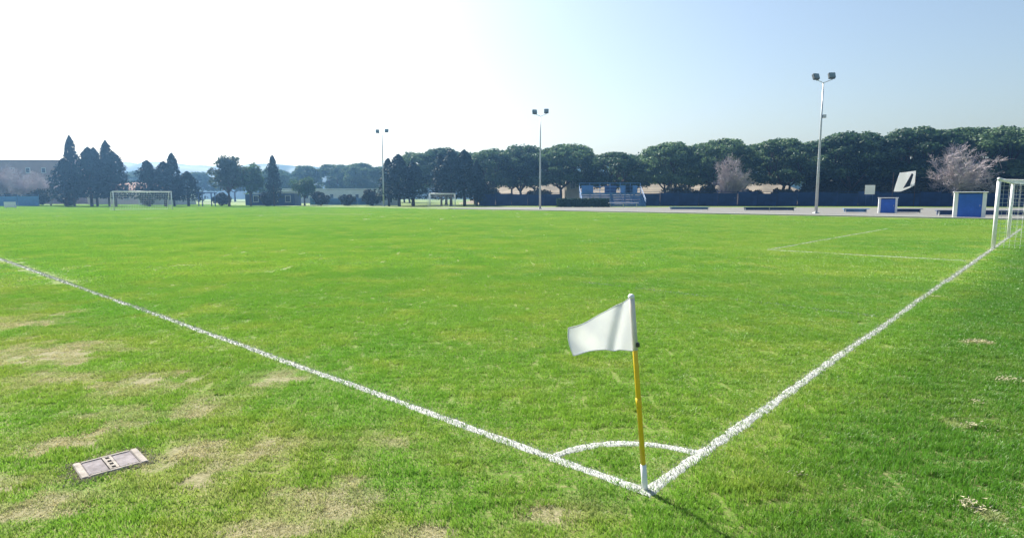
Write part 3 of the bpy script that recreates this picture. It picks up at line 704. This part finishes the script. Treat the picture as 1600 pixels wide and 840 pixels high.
fence(-6.5, 122.5, 9.5, 120.5, 5, 2.5, 'short dark blue screened fence between the small goal and the blue stand', M['screen'])
fence(25.0, 119.5, 112, 110.5, 24, 2.75, 'long dark blue screened fence in front of the big pines', M['screen'])
fence(-118, 112, -90, 117, 8, 2.1, 'hazy blue fence below the brown apartment block', M['stand'])
fence(-42, 128, -28.5, 127, 4, 1.6, 'low blue fence below the hazy pines', M['stand'])

# ------------------------------------------------------------------ hedge
r = np.random.default_rng(77)
def hedge(x0, x1, y, h, d, label):
    n = int((x1 - x0) * 260)
    C = np.stack([r.uniform(x0, x1, n), y + r.uniform(-d, d, n), r.uniform(.05, h, n)], -1)
    f = r.integers(0, 3, n)
    C[f == 0, 1] = y - d; C[f == 1, 2] = h
    C += r.normal(0, .07, C.shape)
    Nn = np.where((f == 1)[:, None], np.array([[0, 0, 1.]]), np.array([[0, -1., .2]]))
    V, Fq = leaf_cards(C - np.array([(x0 + x1) / 2, y, 0]), Nn, .16, r)
    t = thing('hedge', ((x0 + x1) / 2, y, 0), label, 'hedge')
    mb = MB().box((0, 0, h / 2), (x1 - x0 - .3, d * 1.6, h - .2)); obj('stems', mb, M['hedge'], t)
    m_ = np_mesh('hedge_leaves', V, Fq); obj('foliage', m_, M['hedge'], t)
hedge(7.8, 17.0, 107.5, 1.35, .5, 'low dark green clipped hedge in front of the blue stand')

# ------------------------------------------------------------------ spectator stand
def stand():
    t = thing('spectator_stand', (18.2, 112, 0), 'blue metal spectator stand with tiered benches and railings', 'stand')
    w = 11.4
    for i in range(6):
        z = .45 + i * .42; y = -1.9 + i * .78
        obj('bench_plank', MB().box((0, y, z), (w, .34, .05)), M['stand'], t)
        obj('foot_board', MB().box((0, y - .32, z - .34), (w, .36, .05)), M['stand'], t)
        obj('riser', MB().box((0, y + .2, z - .2), (w, .03, .30)), M['stand'], t)
    for i in range(7):
        x = -w / 2 + .06 + i * (w - .12) / 6
        f = MB(); f.tube([(x, -2.4, .05), (x, 2.3, 2.45)], .05, 6); f.tube([(x, 2.3, -.1), (x, 2.3, 2.6)], .05, 6); f.tube([(x, 0, -.1), (x, 0, 1.25)], .05, 6)
        obj('frame', f, M['stand'], t)
        obj('rail_post', MB().tube([(x, 2.45, 2.3), (x, 2.45, 4.35)], .045, 6), M['stand'], t)
    for z in (3.0, 3.65, 4.3): obj('back_rail', MB().tube([(-w / 2, 2.45, z), (w / 2, 2.45, z)], .045, 6), M['stand'], t)
    for i, x in enumerate((-w / 2 + 1.0, -.4, 2.6, w / 2 - 2.2)):
        obj('back_panel', MB().box((x + .5, 2.53, 3.15), (2.2, .03, 1.5)), M['stand'] if i != 1 else M['dblue'], t)
    for s in (-1, 1):
        m_ = MB()
        m_.tube([(s * w / 2, -2.2, 1.35), (s * w / 2, 2.3, 3.7)], .04, 6); m_.tube([(s * w / 2, -2.2, .9), (s * w / 2, 2.3, 3.25)], .03, 6)
        for q in range(5): yy = -2.2 + q * 1.12; m_.tube([(s * w / 2, yy, .1 + (yy + 2.4) * .51), (s * w / 2, yy, 1.35 + (yy + 2.2) * .522)], .03, 6)
        obj('side_railing', m_, M['stand'], t)
stand()
b = thing('table', (19.3, 106.5, 0), 'long pale table set out before the blue stand', 'table')
obj('table_top', MB().box((0, 0, .74), (5.2, .8, .07)), M['white'], b)
for x in (-2.3, 0, 2.3): obj('trestle', MB().tube([(x, -.3, 0), (x, 0, .7)], .035, 6).tube([(x, .3, 0), (x, 0, .7)], .035, 6), M['steel'], b)

# ------------------------------------------------------------------ goals
def goal(name, p0, p1, h, back, depth_top, depth_bot, cell, label, rad=.06, cord=.006):
    """posts at p0,p1; back: unit vector away from the pitch"""
    cx, cy = (p0[0] + p1[0]) / 2, (p0[1] + p1[1]) / 2
    a = math.atan2(p1[1] - p0[1], p1[0] - p0[0]); w = math.hypot(p1[0] - p0[0], p1[1] - p0[1])
    t = thing(name, (cx, cy, 0), label, 'goal', rz=a)
    sgn = 1 if (-math.sin(a) * back[0] + math.cos(a) * back[1]) > 0 else -1
    for s in (-1, 1): obj('post', MB().tube([(s * w / 2, 0, -.1), (s * w / 2, 0, h - rad - .001)], rad, 14).mesh('post', True), M['white'], t)
    obj('crossbar', MB().tube([(-w / 2 - rad, 0, h), (w / 2 + rad, 0, h)], rad, 14).mesh('crossbar', True), M['white'], t)
    for s in (-1, 1):
        obj('net_stay', MB().tube([(s * w / 2, sgn * .05, h - .02), (s * w / 2, sgn * depth_top, h - .06), (s * w / 2, sgn * depth_bot, .04)], .022, 7), M['white'], t)
    obj('ground_bar', MB().tube([(-w / 2, sgn * depth_bot, .04), (w / 2, sgn * depth_bot, .04)], .022, 7), M['white'], t)
    net = MB(); prof = [(.05, h - .04), (depth_top, h - .09), (depth_bot, .05)]
    ln = [0, prof[1][0] - prof[0][0]]; ln.append(ln[1] + math.hypot(prof[2][0] - prof[1][0], prof[2][1] - prof[1][1]))
    def on(s):
        if s < ln[1]: f = s / ln[1]; q = (prof[0][0] + f * (prof[1][0] - prof[0][0]), prof[0][1] + f * (prof[1][1] - prof[0][1]))
        else: f = (s - ln[1]) / (ln[2] - ln[1]); q = (prof[1][0] + f * (prof[2][0] - prof[1][0]) + .10 * math.sin(f * math.pi), prof[1][1] + f * (prof[2][1] - prof[1][1]))
        return q
    nu = int(w / cell); nv = int(ln[2] / cell)
    for i in range(nu + 1):
        x = -w / 2 + i * w / nu
        net.tube([(x, sgn * on(ln[2] * j / 8)[0], on(ln[2] * j / 8)[1] - .03 * math.sin(i * 1.3) * (0 < j < 8)) for j in range(9)], cord, 3, False)
    for j in range(nv + 1):
        q = on(ln[2] * j / nv); net.tube([(-w / 2, sgn * q[0], q[1]), (0, sgn * (q[0] + .05), q[1] - .05), (w / 2, sgn * q[0], q[1])], cord, 3, False)
    for s in (-1, 1):
        zz = cell
        while zz < h - .05:
            f = (h - .06 - zz) / (h - .1); net.tube([(s * w / 2, sgn * .05, zz), (s * w / 2, sgn * (depth_top + (depth_bot - depth_top) * f), zz)], cord, 3, False); zz += cell
        yy = cell
        while yy < depth_bot:
            zt = h - .08 if yy < depth_top else (h - .08) * (1 - (yy - depth_top) / (depth_bot - depth_top)); net.tube([(s * w / 2, sgn * yy, .04), (s * w / 2, sgn * yy, max(zt, .06))], cord, 3, False); yy += cell
    obj('net', net, M['net'], t)
    return t
goal('football_goal', plan(0, GOAL_G0), plan(0, GOAL_G1), 2.33, -TD, .95, 1.9, .14, 'white football goal with net standing on the goal line behind the corner flag', cord=.004)
goal('football_goal', plan(PITCH_L, GOAL_G0 - .8), plan(PITCH_L, GOAL_G1 - .8), 2.5, TD, .95, 1.9, .3, 'white football goal at the opposite end, in front of the low conifer clump', cord=.006, rad=.058)
goal('small_goal', (-15.0, 112.5), (-10.6, 114.6), 2.35, (0, 1), .8, 1.5, .3, 'small white goal in front of the blue black conifers', cord=.008, rad=.10)

# ------------------------------------------------------------------ floodlights
def floodlight(x, y, h, label, rz, boxes=True):
    t = thing('floodlight', (x, y, 0), label, 'floodlight', 'floodlight poles along the far touch line', rz=rz)
    obj('pole', MB().tube([(0, 0, -.2), (0, 0, h * .33), (0, 0, h * .66), (0, 0, h - .55)], [.16, .13, .095, .06], 12).mesh('pole', True), M['steel'], t)
    obj('base_plate', MB().box((0, 0, .05), (.5, .5, .12), 0, .02), M['steel'], t)
    obj('cross_arm', MB().tube([(-.85, 0, h - .28), (0, 0, h - .62), (.85, 0, h - .28)], .04, 8), M['steel'], t)
    for s in (-1, 1):
        la = obj('lamp', MB().box((0, 0, 0), (.66, .34, .66), 0, .06), M['lampbox'], t, (s * .85, 0, h + .05 + .06 * s), (R(-24), 0, R(-8) * s))
        obj('lens', MB().box((0, -.178, 0), (.54, .02, .54)), M['glass'], la)
        obj('bracket', MB().tube([(0, .05, -.33), (0, .02, -.5)], .03, 6), M['steel'], la)
    if boxes: obj('junction_box', MB().box((.27, -.02, h - 4.0), (.36, .26, .34), 0, .02), M['steel'], t)
floodlight(32.3, 65.2, 14.1, 'tall floodlight pole near the blue cabins, with a junction box', R(4))
floodlight(4.1, 90, 13.9, 'floodlight pole between the blue spectator stand and the small white goal', R(4), False)
floodlight(-24.4, 117, 14.0, 'most distant floodlight pole, among the blue black conifers', R(4), False)

# ------------------------------------------------------------------ blue cabins and low benches beside the far touch line
def cabin(x, y, w, d, h, rz, label, side):
    t = thing('cabin', (x, y, 0), label, 'cabin', rz=rz)
    obj('back_wall', MB().box((0, d / 2 - .03, h / 2), (w, .06, h - .01)), M['white'], t)
    for s in (-1, 1): obj('side_wall', MB().box((s * (w / 2 - side / 2), -.035, h / 2), (side, d - .075, h - .01)), M['white'], t)
    obj('roof', MB().box((0, -.05, h + .035), (w + .16, d + .16, .07), 0, .02), M['white'], t)
    x0, x1 = -w / 2 + side, w / 2 - side
    f = obj('door', MB().box(((x0 + x1) / 2, -d / 2 + .10, h / 2 - .03), (x1 - x0 - .01, .05, h - .12)), M['blue'], t)
    for i in range(1, 4): obj('door_rib', MB().box((x0 + (x1 - x0) * i / 4, -d / 2 + .066, h / 2 - .03), (.03, .016, h - .2)), M['blue'], f)
    obj('handle', MB().box((x1 - .14, -d / 2 + .05, h * .5), (.03, .05, .16)), M['steel'], f)
    obj('base', MB().box((0, 0, .03), (w - .04, d - .2, .12)), M['steel'], t)
cabin(41.2, 67.4, 1.75, 1.4, 1.62, R(-29), 'small white cabin with blue front between two low blue benches', .20)
cabin(38.1, 51.2, 2.15, 1.7, 2.10, R(-34), 'larger white cabin with blue front beside the near goal', .27)
def bench(x, y, ln, rz, label, m, h=.42):
    t = thing('bench', (x, y, 0), label, 'bench', rz=rz)
    obj('seat', MB().box((0, 0, h), (ln, .42, .07), 0, .015), m, t)
    obj('front_board', MB().box((0, .12, h * .55), (ln - .3, .05, h * .72)), m, t)
    n = max(2, int(ln / 2))
    for i in range(n): obj('leg', MB().box((-ln / 2 + .25 + i * (ln - .5) / (n - 1), -.02, h / 2 - .03), (.08, .2, h - .06)), M['steel'], t)
bench(32.9, 78.5, 6.4, R(-8), 'long low blue bench behind the tall floodlight pole base', M['dblue'])
bench(24.4, 84.5, 5.4, R(-8), 'low grey blue bench farthest along the gravel', M['stand'], .36)
bench(38.6, 68.9, 2.7, R(-8), 'short light blue bench beside the small blue cabin', M['stand'])
bench(43.9, 68.2, 3.1, R(-8), 'short dark blue bench beside the small blue cabin', M['dblue'])
bench(43.5, 56.8, 8.0, R(-6), 'low dark blue bench behind the near goal net', M['dblue'], .5)

# ------------------------------------------------------------------ signs above the fence
s = thing('white_sign', (66.4, 114.3, 0), 'bright white square sign standing at the blue fence', 'sign')
obj('board', MB().box((0, 0, 3.1), (1.85, .02, 1.7)), M['cloth'], s)
for x in (-.6, .6): obj('post', MB().box((x, .08, 1.5), (.06, .06, 3.0)), M['dblue'], s)
s = thing('banner', (72.6, 114.0, 0), 'white banner with dark diagonal marks strung above the blue fence', 'banner')
vs = []; nu, nv = 9, 7
for i in range(nu):
    for j in range(nv):
        u, v = i / (nu - 1), j / (nv - 1)
        xl = -2.0 + .95 * v; xr = 1.9
        zb = 2.75 + 1.15 * max(0, u - .35) / .65; vs.append((xl + (xr - xl) * u, .12 * math.sin(u * 7 + v * 2), zb + (6.55 - .35 * (1 - u) - zb) * v))
sheet = smooth(MB().add(vs, [(i * nv + j, (i + 1) * nv + j, (i + 1) * nv + j + 1, i * nv + j + 1) for i in range(nu - 1) for j in range(nv - 1)]).mesh('sheet'))
sh = obj('sheet', sheet, M['cloth'], s)
for pts_ in ([(-.35, 3.35), (.85, 3.75), (1.35, 5.9), (1.05, 6.1)],):
    obj('mark', MB().add([(x, -.17 + dy, z) for dy in (0, .03) for x, z in pts_], [(3, 2, 1, 0), (4, 5, 6, 7), (0, 1, 5, 4), (1, 2, 6, 5), (2, 3, 7, 6), (3, 0, 4, 7)]), M['black'], sh)
for x in (-2.1, 2.05): obj('pole', MB().tube([(x, .2, -.1), (x * .98, .2, 6.3)], .04, 8), M['bark'], s)
s = thing('board', (-81.3, 99.5, 0), 'low white advertising board below the tall conifer clump at the field edge', 'board')
obj('face', MB().box((0, 0, .55), (1.9, .05, .85)), M['white'], s)
for x in (-.8, .8): obj('leg', MB().box((x, .12, .25), (.06, .3, .5)), M['steel'], s)
# small shelter near the round tree
s = thing('shelter', (-57.3, 115.5, 0), 'small open dark shelter beside the round grey green tree', 'shelter')
obj('roof', MB().box((0, 0, 2.55), (3.0, 1.8, .16)), M['dblue'], s)
for x in (-1.2, 1.2):
    for y in (-.7, .7): obj('post', MB().box((x, y, 1.2), (.14, .14, 2.5)), M['dblue'], s)
obj('bench_seat', MB().box((0, .3, .5), (2.2, .4, .06)), M['white'], s)

# ------------------------------------------------------------------ corner flag
def corner_flag():
    lean = Vector((-.088, .03, 1)).normalized()
    base = Vector((CO[0] - .006, CO[1] + .03, 0))
    H_ = 1.165
    t = thing('corner_flag', base, 'white corner flag on a leaning yellow pole at the painted corner', 'flag')
    q = Vector((0, 0, 1)).rotation_difference(lean).to_matrix()
    def P(v): return q @ Vector(v)
    def tub(z0, z1, r0, r1, n=16): return MB().tube([P((0, 0, z0)), P((0, 0, (z0 + z1) / 2)), P((0, 0, z1))], [r0, (r0 + r1) / 2, r1], n).mesh('tube', True)
    obj('pole', tub(.12, H_ - .004, .0155, .0145), M['yellow'], t)
    obj('ground_socket', tub(-.05, .155, .0185, .0175), M['white'], t)
    obj('joint_sleeve', tub(.50, .56, .0175, .0175), M['yellow'], t)
    cap = MB(); rr = [(.0, .019), (.012, .019), (.022, .013), (.026, .003)]
    cap.tube([P((0, 0, H_ - .012 + z)) for z, _ in rr], [a for _, a in rr], 14); obj('cap', smooth(cap.mesh('cap')), M['white'], t)
    obj('flag_sleeve', tub(H_ - .318, H_ - .008, .0185, .0185), M['cloth'], t)
    # cloth: hoist on the pole, drooping to the left with a diagonal fold
    nu, nv = 40, 26; vs = []
    for i in range(nu):
        u = i / (nu - 1)
        for j in range(nv):
            v = j / (nv - 1)
            top = (H_ - .008) - .135 * u - .012 * math.sin(u * 3.1)
            bot = (H_ - .318) + .026 * u + .012 * math.sin(u * math.pi)
            z = bot + (top - bot) * v
            x = -.0185 - .362 * u * (1 - .025 * (1 - v)) - .012 * math.sin(v * 3) * u
            fold = math.exp(-((u - (.10 + .22 * (1 - v))) / .075) ** 2)
            y = -.02 - .040 * fold * (1 - .3 * v) + .036 * math.sin(u * 5.2 + v * 1.2) * u + .016 * math.sin(u * 11 - v * 4) * u - .05 * u * u
            vs.append(P((x, y, z)))
    me_ = smooth(MB().add(vs, [(i * nv + j, i * nv + j + 1, (i + 1) * nv + j + 1, (i + 1) * nv + j) for i in range(nu - 1) for j in range(nv - 1)]).mesh('cloth'))
    fl = obj('flag_cloth', me_, M['cloth'], t)
    hm = MB()
    def edge(pl): hm.tube(pl, .0028, 6)
    edge([vs[i * nv + nv - 1] for i in range(nu)]); edge([vs[i * nv] for i in range(nu)]); edge([vs[(nu - 1) * nv + j] for j in range(nv)])
    obj('hem', hm, M['cloth'], fl)
    obj('clip', MB().box(P((.014, -.012, H_ - .285)), (.022, .03, .026), 0, .004), M['clip'], t)
corner_flag()

# ------------------------------------------------------------------ drain cover set in the turf
def drain():
    a = math.atan2(.26, .25) - R(1)
    t = thing('drain_cover', (DRAIN_C[0], DRAIN_C[1], 0), 'concrete drain cover with four black slots set in the turf', 'drain cover', rz=a)
    w, d = .37, .29; z = .006
    rm = MB()
    rm.box((-w / 2 + .022, 0, z - .02), (.044, d, .06), 0, .006); rm.box((w / 2 - .022, 0, z - .02), (.044, d, .06), 0, .006)
    rm.box((0, -d / 2 + .014, z - .021), (w - .09, .028, .06), 0, .006); rm.box((0, d / 2 - .014, z - .021), (w - .09, .028, .06), 0, .006)
    obj('rim', rm, M['concrete2'], t)
    for s in (-1, 1): obj('cover_panel', MB().box((s * .084, 0, z - .024), (.112, d - .062, .06), 0, .005), M['concrete'], t)
    st = obj('slot_strip', MB(), M['concrete2'], t); bm = MB(); xs = .046
    zc = z - .019; cuts = [-.088, -.028, .026, .088]; hl = .017
    for s in (-1, 1): bm.box((s * .0185, 0, zc), (.015, d - .064, .058))
    e = [-(d - .064) / 2] + [q for c in cuts for q in (c - hl, c + hl)] + [(d - .064) / 2]
    for i in range(0, len(e), 2): bm.box((0, (e[i] + e[i + 1]) / 2, zc), (.0215, e[i + 1] - e[i], .057))
    st.data = bm.mesh('slot_strip'); st.data.materials.append(M['concrete2'])
    for c in cuts: obj('slot', MB().box((0, c, z - .04), (.021, hl * 2 - .001, .05)), M['hole'], st)
    r2 = np.random.default_rng(3); n = 420
    ang = r2.uniform(0, 2 * np.pi, n); rx = w / 2 + np.abs(r2.normal(0, .035, n)); ry = d / 2 + np.abs(r2.normal(0, .03, n))
    sx = np.sign(np.cos(ang)) * np.minimum(np.abs(np.cos(ang)) * 1.4, 1) * rx; sy = np.sign(np.sin(ang)) * np.minimum(np.abs(np.sin(ang)) * 1.4, 1) * ry
    gm = MB()
    for x, y in zip(sx, sy):
        s = r2.uniform(.004, .011); gm.add([(x + s, y, .002), (x - s * .5, y + s * .9, .002), (x - s * .6, y - s * .8, .002), (x, y, .004 + s)], [(0, 1, 3), (1, 2, 3), (2, 0, 3), (2, 1, 0)])
    g = obj('sand_edge', gm, M['straw'], t); g['kind'] = 'stuff'
drain()

# ------------------------------------------------------------------ dry clippings lying on the turf outside the goal line
def clippings(x, y, rad, n, label, seed):
    r2 = np.random.default_rng(seed); mb = MB()
    for _ in range(n):
        px, py = r2.normal(0, rad * .55), r2.normal(0, rad * .3); a = r2.uniform(0, 6.28); l = r2.uniform(.006, .018); w = r2.uniform(.0015, .004); z = r2.uniform(.012, .04)
        c, s_ = math.cos(a), math.sin(a)
        mb.add([(px - c * l - s_ * w, py - s_ * l + c * w, z - .006), (px - c * l + s_ * w, py - s_ * l - c * w, z - .005), (px + c * l + s_ * w, py + s_ * l - c * w, z), (px + c * l - s_ * w, py + s_ * l + c * w, z + .004)], [(0, 1, 2, 3)])
    o = obj('dry_clippings', mb, M['straw'], None, (x, y, 0)); tag(o, label, 'clippings', 'pale clippings on the lush turf')
for i, (x, y, rd_, n) in enumerate([(2.57, 3.25, .10, 70), (4.70, 5.63, .16, 110), (5.56, 7.2, .18, 110), (12.3, 14.75, .5, 200), (7.34, 10.45, .16, 90), (3.51, 4.45, .10, 40), (1.79, 3.63, .07, 16), (3.9, 5.0, .08, 20)]):
    clippings(x, y, rd_, n, 'pale scatter of dry clippings on the dark green turf behind the goal line', 40 + i)

# ------------------------------------------------------------------ haze
if HAZE > 0:
    hz = MB().box((0, 320, 18.5), (1500, 800, 41)); m = bpy.data.materials.new('air'); m.use_nodes = True; nt = m.node_tree
    for n in list(nt.nodes):
        if n.type != 'OUTPUT_MATERIAL': nt.nodes.remove(n)
    pv = nt.nodes.new('ShaderNodeVolumePrincipled'); pv.inputs['Color'].default_value = (.26, .55, 1, 1); pv.inputs['Density'].default_value = HAZE; pv.inputs['Anisotropy'].default_value = .78
    nt.links.new(pv.outputs[0], nt.nodes['Material Output'].inputs['Volume'])
    tag(obj('haze', hz, m), 'thin bluish haze over the field', 'haze', kind='stuff')
